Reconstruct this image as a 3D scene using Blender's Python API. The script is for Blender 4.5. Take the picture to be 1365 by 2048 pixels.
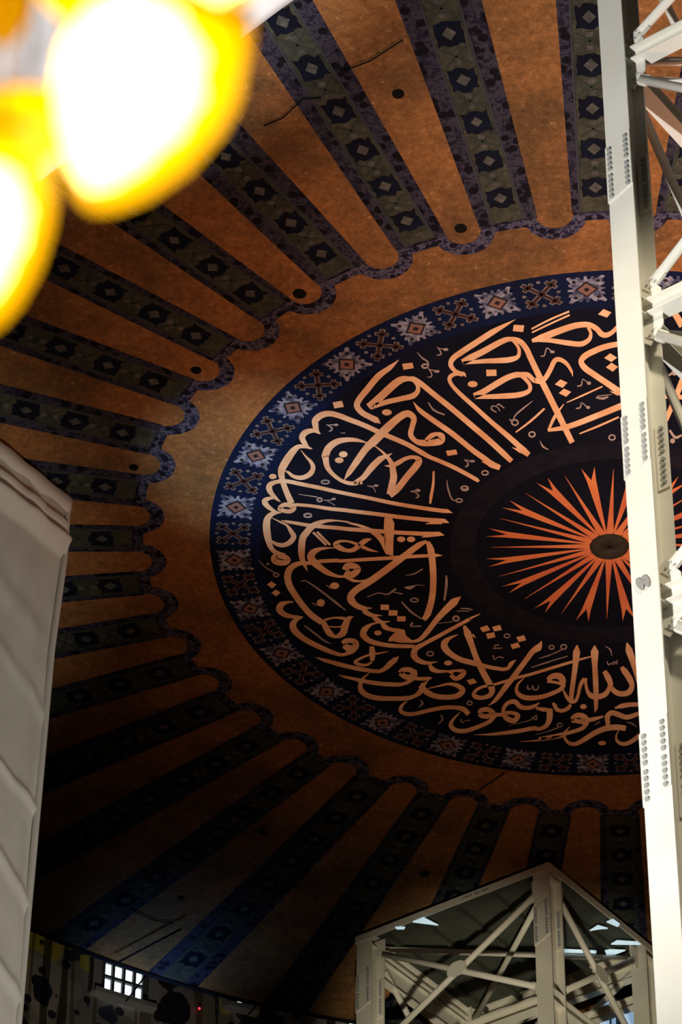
import bpy, bmesh, math, random
from mathutils import Vector, Matrix

# ------------------------------------------------------------------ camera, world, light
for o in list(bpy.data.objects):
    bpy.data.objects.remove(o)
SC = bpy.context.scene
COL = SC.collection
V = Vector
W_PX, H_PX = 1365, 2048
F_PX = 6859.14
PITCH, ROLL = 0.68795521, 0.01033233
EYE = V((0, 0, 1.6))
ZC = 42.6                      # height of the painted canopy
HC = ZC - EYE.z
CEN = V((0.1248253 * HC, 1.23916643 * HC, ZC))   # middle of the medallion
R1 = 0.1856498 * HC            # medallion radius, about 7.6 m

fwd = V((0, math.cos(PITCH), math.sin(PITCH)))
up0 = V((0, -math.sin(PITCH), math.cos(PITCH)))
rt0 = V((1, 0, 0))
cr, sr = math.cos(ROLL), math.sin(ROLL)
RT = cr * rt0 + sr * up0
UP = cr * up0 - sr * rt0

def ray(px, py):
    return fwd + RT * ((px - 682.5) / F_PX) - UP * ((py - 1024) / F_PX)

def on_z(px, py, z):
    d = ray(px, py)
    return EYE + d * ((z - EYE.z) / d.z)

def at_dist(px, py, dist):
    return EYE + ray(px, py).normalized() * dist

def on_plane(px, py, p0, n):
    d = ray(px, py)
    return EYE + d * ((p0 - EYE).dot(n) / d.dot(n))

cam = bpy.data.cameras.new('camera')
cam_o = bpy.data.objects.new('camera', cam)
COL.objects.link(cam_o)
m3 = Matrix((RT, UP, -fwd)).transposed()
cam_o.matrix_world = Matrix.Translation(EYE) @ m3.to_4x4()
cam.sensor_fit = 'VERTICAL'
cam.sensor_height = 36.0
cam.sensor_width = 24.0
cam.lens = F_PX / H_PX * 36.0
cam.clip_start = 0.2
cam.clip_end = 400
cam.dof.use_dof = True
cam.dof.focus_distance = 60.0
cam.dof.aperture_fstop = 3.2
SC.camera = cam_o

vs = SC.view_settings
vs.view_transform = 'Standard'
vs.look = 'None'
vs.exposure = 0.0
vs.gamma = 1.0
vs.use_curve_mapping = False

wd = bpy.data.worlds.new('world')
SC.world = wd
wd.use_nodes = True
bg = wd.node_tree.nodes['Background']
bg.inputs[0].default_value = (0.6, 0.7, 1.0, 1)
bg.inputs[1].default_value = 0.0015

def spot(name, pos, target, power, color, angle, blend=1.0, radius=0.25):
    l = bpy.data.lights.new(name, 'SPOT')
    l.energy = power
    l.color = color
    l.spot_size = math.radians(angle)
    l.spot_blend = blend
    l.shadow_soft_size = radius
    o = bpy.data.objects.new(name, l)
    COL.objects.link(o)
    o.location = pos
    o.rotation_euler = (V(target) - V(pos)).to_track_quat('-Z', 'Y').to_euler()
    return o

AX = V((math.cos(math.radians(53.3)), math.sin(math.radians(53.3)), 0))   # plan axes of the scaffold towers
BX = V((-AX.y, AX.x, 0))
PF = on_z(1097, 1718, ZC - 0.12)           # front corner of the far tower
_d = ray(1268.5, 800).normalized()
PN = EYE + _d * 45.5 + AX * 0.25                       # on the left post of the near tower
PN = V((PN.x, PN.y, 0))

spot('flood_warm_medallion', (7.5, 46.6, 30.6), (9.3, 44.6, ZC), 6300, (1.0, 0.45, 0.25), 146, 1.0, 0.5)  # unseen lamp hung in mid-air below the canopy
spot('flood_warm_floor', (4.0, 40.0, 9.0), CEN + V((2, -4, 0)), 380, (1.0, 0.52, 0.30), 70, 1.0, 0.5)  # weak fill added to lift the dark lower part of the canopy
spot('flood_cool_left', (-4.5, 48.0, 29.0), on_z(535, 925, ZC), 5600, (0.64, 0.85, 1.0), 23, 1.0, 0.3)
spot('flood_near_post', PN - AX * 24 + BX * 4.0 + V((0, 0, 9)), PN + V((0, 0, 30.5)), 57000, (1.0, 0.985, 0.93), 34, 0.8, 0.3)
spot('flood_near_web', PN - BX * 10 - AX * 8 + V((0, 0, 40)), PN + V((0, 0, 28)) - BX * 1.0, 8500, (1.0, 0.88, 0.62), 50, 0.6, 0.6)  # added lamp floating high up, brightens the post's web and back flange
spot('flood_far_tower', (0.8, 25.0, 4.0), PF + V((-0.6, 3.2, -3.6)), 62000, (1.0, 0.93, 0.74), 8.9, 0.3, 0.8)
spot('flood_tarpaulin', (9.0, 37.0, 9.0), (-7.2, 47.6, 33.0), 19500, (1.0, 0.98, 0.86), 26, 0.7, 0.4)
spot('window_daylight', on_z(300, 1938, ZC) + V((-0.3, 0.5, -2.0)), on_z(320, 1920, ZC), 120, (0.24, 0.50, 1.0), 110, 1.0, 0.3)  # added cool spot below the canopy, in place of daylight through the cloth
spot('drum_wall_light', on_z(250, 1900, ZC) + V((1.5, -1.5, -7.0)), on_z(170, 1985, ZC) + V((-0.5, 2.5, -1.0)), 420, (1.0, 0.92, 0.8), 70, 0.8, 0.4)  # unseen spot added to brighten the drum wall

# ------------------------------------------------------------------ helpers
def mat(name, color, rough=0.6, metal=0.0, noise=None, emit=None, estr=0.0, spec=0.3):
    """noise = (scale, amount, second colour)"""
    m = bpy.data.materials.new(name)
    m.use_nodes = True
    nt = m.node_tree
    b = nt.nodes['Principled BSDF']
    b.inputs['Base Color'].default_value = (*color, 1)
    b.inputs['Roughness'].default_value = rough
    b.inputs['Metallic'].default_value = metal
    b.inputs['Specular IOR Level'].default_value = spec
    if noise:
        tc = nt.nodes.new('ShaderNodeTexCoord')
        n = nt.nodes.new('ShaderNodeTexNoise')
        n.inputs['Scale'].default_value = noise[0]
        n.inputs['Detail'].default_value = 6
        nt.links.new(tc.outputs['Object'], n.inputs['Vector'])
        r = nt.nodes.new('ShaderNodeValToRGB')
        r.color_ramp.elements[0].position = 0.5 - noise[1]
        r.color_ramp.elements[1].position = 0.5 + noise[1]
        r.color_ramp.elements[0].color = (*color, 1)
        r.color_ramp.elements[1].color = (*noise[2], 1)
        nt.links.new(n.outputs['Fac'], r.inputs['Fac'])
        nt.links.new(r.outputs['Color'], b.inputs['Base Color'])
    if emit:
        b.inputs['Emission Color'].default_value = (*emit, 1)
        b.inputs['Emission Strength'].default_value = estr
    return m

def mosaic(name, base, dark, light, patch=0.45, fine=22.0, sparkle=0.68, mix_light=0.8):
    """mottled tesserae: broad patches, fine grain and scattered lighter stones"""
    m = bpy.data.materials.new(name)
    m.use_nodes = True
    nt = m.node_tree
    N, L = nt.nodes, nt.links
    b = N['Principled BSDF']
    b.inputs['Roughness'].default_value = 0.8
    b.inputs['Specular IOR Level'].default_value = 0.1
    tc = N.new('ShaderNodeTexCoord')
    n1 = N.new('ShaderNodeTexNoise'); n1.inputs['Scale'].default_value = patch; n1.inputs['Detail'].default_value = 8
    n1.inputs['Roughness'].default_value = 0.65
    n2 = N.new('ShaderNodeTexNoise'); n2.inputs['Scale'].default_value = fine; n2.inputs['Detail'].default_value = 3
    n2.inputs['Roughness'].default_value = 0.8
    for n in (n1, n2):
        L.new(tc.outputs['Object'], n.inputs['Vector'])
    r1 = N.new('ShaderNodeValToRGB')
    r1.color_ramp.elements[0].position = 0.36; r1.color_ramp.elements[0].color = (*dark, 1)
    r1.color_ramp.elements[1].position = 0.58; r1.color_ramp.elements[1].color = (*base, 1)
    L.new(n1.outputs['Fac'], r1.inputs['Fac'])
    r2 = N.new('ShaderNodeValToRGB')
    r2.color_ramp.elements[0].position = sparkle; r2.color_ramp.elements[0].color = (0, 0, 0, 1)
    r2.color_ramp.elements[1].position = sparkle + 0.12; r2.color_ramp.elements[1].color = (mix_light,) * 3 + (1,)
    L.new(n2.outputs['Fac'], r2.inputs['Fac'])
    r3 = N.new('ShaderNodeValToRGB')
    r3.color_ramp.elements[0].position = 0.3; r3.color_ramp.elements[0].color = (0.62, 0.62, 0.62, 1)
    r3.color_ramp.elements[1].position = 0.7; r3.color_ramp.elements[1].color = (1.25, 1.25, 1.25, 1)
    L.new(n2.outputs['Fac'], r3.inputs['Fac'])
    mu = N.new('ShaderNodeMix'); mu.data_type = 'RGBA'; mu.blend_type = 'MULTIPLY'; mu.inputs[0].default_value = 1
    L.new(r1.outputs['Color'], mu.inputs[6]); L.new(r3.outputs['Color'], mu.inputs[7])
    mx = N.new('ShaderNodeMix'); mx.data_type = 'RGBA'
    L.new(r2.outputs['Color'], mx.inputs[0]); L.new(mu.outputs[2], mx.inputs[6])
    mx.inputs[7].default_value = (*light, 1)
    L.new(mx.outputs[2], b.inputs['Base Color'])
    return m

def vine(name, ground, leaf, blob, scale=3.4):
    """dark band sprinkled with pale tendrils and black roundels"""
    m = bpy.data.materials.new(name)
    m.use_nodes = True
    nt = m.node_tree
    N, L = nt.nodes, nt.links
    b = N['Principled BSDF']
    b.inputs['Roughness'].default_value = 0.8
    b.inputs['Specular IOR Level'].default_value = 0.1
    tc = N.new('ShaderNodeTexCoord')
    v = N.new('ShaderNodeTexVoronoi'); v.inputs['Scale'].default_value = scale
    n = N.new('ShaderNodeTexNoise'); n.inputs['Scale'].default_value = scale * 1.7; n.inputs['Detail'].default_value = 4
    n.inputs['Distortion'].default_value = 1.2
    L.new(tc.outputs['Object'], v.inputs['Vector']); L.new(tc.outputs['Object'], n.inputs['Vector'])
    r = N.new('ShaderNodeValToRGB')
    e = r.color_ramp.elements
    e[0].position = 0.44; e[0].color = (*ground, 1)
    e[1].position = 0.52; e[1].color = (*leaf, 1)
    x = e.new(0.6); x.color = (*leaf, 1)
    x = e.new(0.66); x.color = (*ground, 1)
    L.new(n.outputs['Fac'], r.inputs['Fac'])
    r2 = N.new('ShaderNodeValToRGB')
    r2.color_ramp.elements[0].position = 0.34; r2.color_ramp.elements[0].color = (1, 1, 1, 1)
    r2.color_ramp.elements[1].position = 0.40; r2.color_ramp.elements[1].color = (0, 0, 0, 1)
    L.new(v.outputs['Distance'], r2.inputs['Fac'])
    mx = N.new('ShaderNodeMix'); mx.data_type = 'RGBA'
    L.new(r2.outputs['Color'], mx.inputs[0]); L.new(r.outputs['Color'], mx.inputs[6])
    mx.inputs[7].default_value = (*blob, 1)
    L.new(mx.outputs[2], b.inputs['Base Color'])
    return m

def link(name, me, mats, parent=None):
    o = bpy.data.objects.new(name, me)
    COL.objects.link(o)
    if not isinstance(mats, (list, tuple)):
        mats = [mats]
    if not me.materials:
        for m in mats:
            me.materials.append(m)
    if parent:
        o.parent = parent
        o.matrix_parent_inverse = Matrix.Translation(-V(parent.location))
    return o

def obj(name, bm, mats, parent=None, smooth=False):
    me = bpy.data.meshes.new(name)
    bm.normal_update()
    if smooth:
        for f in bm.faces:
            f.smooth = True
    bm.to_mesh(me)
    bm.free()
    return link(name, me, mats, parent)

def thing(name, label, cat, loc, group=None):
    o = bpy.data.objects.new(name, None)
    COL.objects.link(o)
    o.location = loc
    o.empty_display_size = 0.2
    tag(o, label, cat, group)
    return o

def tag(o, label, cat, group=None):
    o['label'] = label
    o['category'] = cat
    if group:
        o['group'] = group

def struct(name, bm, m, label=None):
    o = obj(name, bm, m)
    o['kind'] = 'structure'
    if label:
        o['label'] = label
    return o

def box(bm, c, ex, ey, ez, sx, sy, sz, mi=0):
    vsx = []
    for i in (-1, 1):
        for j in (-1, 1):
            for k in (-1, 1):
                vsx.append(bm.verts.new(c + ex * (i * sx / 2) + ey * (j * sy / 2) + ez * (k * sz / 2)))
    for f in ((0, 1, 3, 2), (4, 6, 7, 5), (0, 4, 5, 1), (2, 3, 7, 6), (0, 2, 6, 4), (1, 5, 7, 3)):
        bm.faces.new([vsx[i] for i in f]).material_index = mi

def frame_of(p0, p1, hint):
    z = (p1 - p0).normalized()
    x = hint - z * hint.dot(z)
    if x.length < 1e-5:
        x = V((1, 0, 0)) - z * z.x
    x.normalize()
    return x, z.cross(x), z

def hbeam(bm, p0, p1, nrm, width, depth, t=0.03):
    """I-section: flanges face +-nrm"""
    x, y, z = frame_of(p0, p1, nrm)
    ln = (p1 - p0).length
    c = (p0 + p1) / 2
    box(bm, c + x * (depth / 2 - t / 2), x, y, z, t, width, ln)
    box(bm, c - x * (depth / 2 - t / 2), x, y, z, t, width, ln)
    box(bm, c, x, y, z, depth - 2 * t, t * 0.8, ln)

def tube(bm, p0, p1, r, seg=12, cap=True, mi=0):
    x, y, z = frame_of(p0, p1, V((0.31, 0.2, 0.93)))
    a, b = [], []
    for i in range(seg):
        t = 2 * math.pi * i / seg
        d = x * (math.cos(t) * r) + y * (math.sin(t) * r)
        a.append(bm.verts.new(p0 + d)); b.append(bm.verts.new(p1 + d))
    for i in range(seg):
        j = (i + 1) % seg
        f = bm.faces.new((a[i], a[j], b[j], b[i])); f.smooth = True; f.material_index = mi
    if cap:
        bm.faces.new(a[::-1]).material_index = mi
        bm.faces.new(b).material_index = mi

def plate(bm, pts, n, t, mi=0):
    """thick polygon"""
    a = [bm.verts.new(p + n * t / 2) for p in pts]
    b = [bm.verts.new(p - n * t / 2) for p in pts]
    bm.faces.new(a).material_index = mi
    bm.faces.new(b[::-1]).material_index = mi
    k = len(pts)
    for i in range(k):
        j = (i + 1) % k
        bm.faces.new((a[j], a[i], b[i], b[j])).material_index = mi

# ------------------------------------------------------------------ materials
GOLD = mosaic('gilded_mosaic', (0.29, 0.132, 0.046), (0.14, 0.075, 0.031), (0.56, 0.40, 0.24), 0.55, 9.0, 0.64, 0.7)
MEDAL = mat('night_blue_ground', (0.0045, 0.0058, 0.012), 0.9, noise=(0.5, 0.14, (0.007, 0.009, 0.019)), spec=0.05)
RIMBLUE = mat('deep_blue_border', (0.0055, 0.012, 0.048), 0.9, noise=(0.5, 0.2, (0.006, 0.008, 0.022)), spec=0.05)
RING = mat('faint_ring', (0.008, 0.009, 0.017), 0.9, noise=(3.5, 0.1, (0.012, 0.012, 0.019)), spec=0.05)
LETTER = mat('gold_letters', (0.80, 0.55, 0.34), 0.75, noise=(2.2, 0.13, (0.68, 0.40, 0.22)), spec=0.1)
MARK = mat('grey_vowel_marks', (0.42, 0.36, 0.33), 0.8, noise=(2.5, 0.15, (0.30, 0.26, 0.26)), spec=0.1)
RAYM = mat('orange_rays', (0.62, 0.22, 0.085), 0.75, noise=(0.9, 0.14, (0.50, 0.13, 0.06)), spec=0.1)
BOSSM = mat('dark_bronze_boss', (0.016, 0.015, 0.010), 0.8, noise=(9, 0.2, (0.03, 0.025, 0.017)), spec=0.3)
BLACK = mat('black', (0.004, 0.004, 0.004), 0.8, spec=0.1)
BORDER = vine('vine_border', (0.014, 0.014, 0.030), (0.042, 0.040, 0.060), (0.005, 0.005, 0.009), 4.2)
SCALLOP = vine('scallop_border', (0.015, 0.015, 0.042), (0.085, 0.085, 0.13), (0.007, 0.007, 0.016), 5.5)
BAND = mosaic('olive_band', (0.058, 0.062, 0.044), (0.030, 0.036, 0.030), (0.14, 0.12, 0.085), 2.2, 9.0, 0.60, 0.6)
BANDLINE = mat('band_edge_line', (0.045, 0.052, 0.062), 0.9, spec=0.05)
SQUARE = mat('dark_square', (0.006, 0.007, 0.014), 0.9, noise=(2, 0.1, (0.007, 0.010, 0.022)), spec=0.05)
DIAMOND = mosaic('pale_lozenge', (0.095, 0.098, 0.090), (0.05, 0.055, 0.055), (0.20, 0.17, 0.15), 2.0, 9, 0.60, 0.6)
XMARK = mat('olive_cross', (0.035, 0.045, 0.042), 0.9, spec=0.05)
STARM = mat('pale_blue_star', (0.25, 0.27, 0.36), 0.85, noise=(7, 0.10, (0.045, 0.055, 0.11)), spec=0.1)
STARIN = mat('star_dark_square', (0.02, 0.018, 0.02), 0.9, spec=0.05)
STARRED = mat('star_red_square', (0.20, 0.115, 0.10), 0.9, spec=0.05)
CROSSL = mat('cross_outline', (0.19, 0.18, 0.18), 0.9, noise=(8, 0.15, (0.08, 0.075, 0.08)), spec=0.05)
CROSSD = mat('cross_red_fill', (0.045, 0.022, 0.022), 0.9, spec=0.05)
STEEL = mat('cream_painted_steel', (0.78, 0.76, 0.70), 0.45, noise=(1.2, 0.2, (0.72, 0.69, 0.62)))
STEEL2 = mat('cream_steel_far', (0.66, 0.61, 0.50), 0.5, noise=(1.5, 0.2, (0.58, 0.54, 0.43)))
BOLT = mat('zinc_bolt', (0.42, 0.42, 0.41), 0.4, metal=0.25)
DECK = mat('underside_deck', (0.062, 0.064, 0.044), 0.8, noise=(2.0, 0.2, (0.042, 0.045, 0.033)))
TARP = mat('grey_white_tarpaulin', (0.62, 0.58, 0.53), 0.7, noise=(1.3, 0.2, (0.54, 0.50, 0.455)))
NET = mat('white_netting', (0.80, 0.78, 0.78), 0.8, noise=(1.5, 0.2, (0.68, 0.66, 0.66)))
CABLE = mat('black_cable', (0.006, 0.006, 0.007), 0.7)
HEM = mat('dark_hem', (0.01, 0.011, 0.016), 0.9, spec=0.05)

# ------------------------------------------------------------------ setting: floor, drum wall, windows
bm = bmesh.new()
box(bm, V((3, 45, -0.15)), V((1, 0, 0)), V((0, 1, 0)), V((0, 0, 1)), 60, 110, 0.3)
struct('floor', bm, mat('grey_marble', (0.12, 0.115, 0.11), 0.4, noise=(0.5, 0.2, (0.08, 0.078, 0.075))))

RW = 20.6
def wallmat():
    m = bpy.data.materials.new('painted_drum_plaster')
    m.use_nodes = True
    nt = m.node_tree; N, L = nt.nodes, nt.links
    b = N['Principled BSDF']; b.inputs['Roughness'].default_value = 0.85; b.inputs['Specular IOR Level'].default_value = 0.1
    tc = N.new('ShaderNodeTexCoord')
    n = N.new('ShaderNodeTexNoise'); n.inputs['Scale'].default_value = 0.8; n.inputs['Detail'].default_value = 2
    n2 = N.new('ShaderNodeTexNoise'); n2.inputs['Scale'].default_value = 0.9; n2.inputs['Detail'].default_value = 1
    v = N.new('ShaderNodeTexVoronoi'); v.inputs['Scale'].default_value = 2.1
    for q in (n, n2, v):
        L.new(tc.outputs['Object'], q.inputs['Vector'])
    mp = N.new('ShaderNodeMapping'); mp.inputs['Location'].default_value = (7, 3, 11)
    L.new(tc.outputs['Object'], mp.inputs['Vector']); L.new(mp.outputs['Vector'], n2.inputs['Vector'])
    r = N.new('ShaderNodeValToRGB'); r.color_ramp.interpolation = 'CONSTANT'
    e = r.color_ramp.elements
    e[0].position = 0; e[0].color = (0.02, 0.02, 0.03, 1)
    e[1].position = 0.43; e[1].color = (0.30, 0.27, 0.23, 1)
    x = e.new(0.55); x.color = (0.22, 0.20, 0.16, 1)
    x = e.new(0.66); x.color = (0.035, 0.035, 0.05, 1)
    L.new(n.outputs['Fac'], r.inputs['Fac'])
    r2 = N.new('ShaderNodeValToRGB'); r2.color_ramp.interpolation = 'CONSTANT'
    r2.color_ramp.elements[0].color = (0, 0, 0, 1); r2.color_ramp.elements[1].position = 0.64; r2.color_ramp.elements[1].color = (1, 1, 1, 1)
    L.new(n2.outputs['Fac'], r2.inputs['Fac'])
    mx = N.new('ShaderNodeMix'); mx.data_type = 'RGBA'
    L.new(r2.outputs['Color'], mx.inputs[0]); L.new(r.outputs['Color'], mx.inputs[6]); mx.inputs[7].default_value = (0.40, 0.33, 0.06, 1)
    r3 = N.new('ShaderNodeValToRGB'); r3.color_ramp.interpolation = 'CONSTANT'
    r3.color_ramp.elements[0].color = (1, 1, 1, 1); r3.color_ramp.elements[1].position = 0.26; r3.color_ramp.elements[1].color = (0, 0, 0, 1)
    L.new(v.outputs['Distance'], r3.inputs['Fac'])
    mx2 = N.new('ShaderNodeMix'); mx2.data_type = 'RGBA'
    L.new(r3.outputs['Color'], mx2.inputs[0]); L.new(mx.outputs[2], mx2.inputs[6]); mx2.inputs[7].default_value = (0.03, 0.02, 0.03, 1)
    mp2 = N.new('ShaderNodeMapping'); mp2.inputs['Scale'].default_value = (1.1, 1.1, 0.04)
    n4 = N.new('ShaderNodeTexNoise'); n4.inputs['Scale'].default_value = 1.0; n4.inputs['Detail'].default_value = 3
    L.new(tc.outputs['Object'], mp2.inputs['Vector']); L.new(mp2.outputs['Vector'], n4.inputs['Vector'])
    r4 = N.new('ShaderNodeValToRGB'); r4.color_ramp.interpolation = 'CONSTANT'
    e = r4.color_ramp.elements
    e[0].color = (0.18, 0.16, 0.14, 1); e[1].position = 0.42; e[1].color = (0.9, 0.85, 0.75, 1)
    x = e.new(0.50); x.color = (0.45, 0.40, 0.30, 1)
    x = e.new(0.56); x.color = (0.8, 0.8, 0.85, 1)
    L.new(n4.outputs['Fac'], r4.inputs['Fac'])
    m4 = N.new('ShaderNodeMix'); m4.data_type = 'RGBA'; m4.blend_type = 'MULTIPLY'; m4.inputs[0].default_value = 1
    L.new(mx2.outputs[2], m4.inputs[6]); L.new(r4.outputs['Color'], m4.inputs[7])
    L.new(m4.outputs[2], b.inputs['Base Color'])
    return m
WALLM = wallmat()
bm = bmesh.new()
NS = 160
ang0, ang1 = math.radians(15), math.radians(165)
rows = []
for (rr, z) in ((RW, 0), (RW, 48), (RW + 0.8, 48), (RW + 0.8, 0)):
    rows.append([bm.verts.new((CEN.x + rr * math.cos(ang0 + (ang1 - ang0) * i / NS), CEN.y + rr * math.sin(ang0 + (ang1 - ang0) * i / NS), z)) for i in range(NS + 1)])
for k in range(4):
    a, b = rows[k], rows[(k + 1) % 4]
    for i in range(NS):
        bm.faces.new((a[i], a[i + 1], b[i + 1], b[i]))
struct('wall_far', bm, WALLM)

def on_cyl(px, py, rad):
    d = ray(px, py)
    ox, oy = EYE.x - CEN.x, EYE.y - CEN.y
    A = d.x ** 2 + d.y ** 2; B = 2 * (d.x * ox + d.y * oy); C_ = ox * ox + oy * oy - rad * rad
    t = (-B + math.sqrt(B * B - 4 * A * C_)) / (2 * A)
    return EYE + d * t

PANE = mat('daylight_pane', (0.8, 0.85, 0.9), 0.3, emit=(0.86, 0.96, 1.0), estr=1.6)
PANEB = mat('blue_dusk_pane', (0.5, 0.6, 0.7), 0.3, emit=(0.36, 0.58, 0.85), estr=0.55)
FRAME = mat('window_frame', (0.10, 0.11, 0.12), 0.7)
SILL = mat('pale_reveal', (0.30, 0.29, 0.27), 0.8)
def window(n, px, py, w, h, cols, rws, pane, tilt=0.0):
    c = on_cyl(px, py, RW - 0.10)
    nrm = V((CEN.x - c.x, CEN.y - c.y, 0)).normalized()
    ex = nrm.cross(V((0, 0, 1))) * -1
    ez = V((0, 0, 1))
    bm = bmesh.new()
    cw, ch = w / cols, h / rws
    for i in range(cols + 1):
        box(bm, c + ex * (-w / 2 + i * cw) + nrm * 0.05, ex, nrm, ez, 0.07 if 0 < i < cols else 0.12, 0.10, h + 0.1)
    for j in range(rws + 1):
        box(bm, c + ez * (-h / 2 + j * ch) + nrm * 0.05, ex, nrm, ez, w + 0.1, 0.10, 0.07 if 0 < j < rws else 0.12)
    fr = struct('window_%d' % n, bm, FRAME)
    bm = bmesh.new()
    box(bm, c, ex, nrm, ez, w, 0.03, h)
    obj('pane', bm, pane, fr)
    bm = bmesh.new()
    box(bm, c - ez * (h / 2 + 0.12) + nrm * 0.14, ex, nrm, ez, w + 0.5, 0.28, 0.12)
    for s in (-1, 1):
        box(bm, c + ex * (s * (w / 2 + 0.18)) + nrm * 0.1, ex, nrm, ez, 0.22, 0.2, h + 0.3)
    obj('sill', bm, SILL, fr)
    return fr
window(1, 246, 1936, 1.10, 1.62, 4, 4, PANE)
window(2, 478, 1985, 0.25, 0.78, 1, 2, PANE)
window(3, 718, 2062, 0.62, 0.62, 2, 2, PANE)

# ------------------------------------------------------------------ painted canopy
canopy = thing('dome_canopy', 'vast painted dome canopy with orange ground, forty dark ribs and a round calligraphy medallion', 'ceiling', CEN)

def pp(r, deg, layer=0):
    """polar point on the canopy, r in medallion radii"""
    t = math.radians(deg)
    return V((CEN.x + R1 * r * math.cos(t), CEN.y + R1 * r * math.sin(t), ZC - 0.004 * layer))

RE = 2.385
bm = bmesh.new()
NSEG = 240
prev = None
for r in (0.0001, 0.5, 1.0, 1.5, 2.0, RE):
    cur = [bm.verts.new(pp(r, 360 * i / NSEG)) for i in range(NSEG)]
    if prev:
        for i in range(NSEG):
            j = (i + 1) % NSEG
            bm.faces.new((prev[i], prev[j], cur[j], cur[i]))
    prev = cur
top = [bm.verts.new(pp(RE, 360 * i / NSEG) + V((0, 0, 0.06))) for i in range(NSEG)]
for i in range(NSEG):
    j = (i + 1) % NSEG
    bm.faces.new((prev[i], prev[j], top[j], top[i]))
bm.faces.new(top)
obj('gilded_field', bm, GOLD, canopy)

bm = bmesh.new()
for i in range(NSEG):
    a0, a1 = 360 * i / NSEG, 360 * (i + 1) / NSEG
    q = [pp(RE - 0.012, a0, 6), pp(RE - 0.012, a1, 6), pp(RE + 0.004, a1, 6), pp(RE + 0.004, a0, 6)]
    plate(bm, q, V((0, 0, 1)), 0.03)
obj('edge_hem', bm, HEM, canopy)

TONG = [260.28, 250.1, 240.4, 230.2, 221.3, 212.7, 203.8, 194.4, 184.7, 176.0, 167.5, 158.6, 149.9, 140.7, 132.1, 123.8, 114.6, 106.0, 97.6, 89.3]
while len(TONG) < 40:
    TONG.append(TONG[-1] - (89.3 + 360 - 260.28) / 21)

def thw(r):                       # half width of the orange tongues (medallion radii)
    return 0.0395 + (r - 1.2) * 0.058
RTIP, RSC, RFL = 1.15, 1.114, 1.166
def tip_out(delta):
    h = thw(1.2)
    if abs(delta) >= h:
        return RTIP + h
    return RTIP + h - math.sqrt(h * h - delta * delta)
def scal(delta):
    wb = 0.068
    if abs(delta) >= wb:
        return RFL
    return min(RFL, RSC + wb - math.sqrt(wb * wb - delta * delta))

def strip(bm, left, right, mi=0):
    a = [bm.verts.new(p) for p in left]; b = [bm.verts.new(p) for p in right]
    for i in range(len(a) - 1):
        bm.faces.new((a[i], b[i], b[i + 1], a[i + 1])).material_index = mi

SQR = [1.27, 1.39, 1.512, 1.64, 1.778, 1.925, 2.08, 2.24]
def local(r, m, du, dv, layer):
    """point du along tangent, dv along radius from (r, m)"""
    return pp(r + dv, m + math.degrees(du / (r + dv)), layer)
def poly(bm, pts, mi=0):
    f = bm.faces.new([bm.verts.new(p) for p in pts]); f.material_index = mi
    return f

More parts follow.
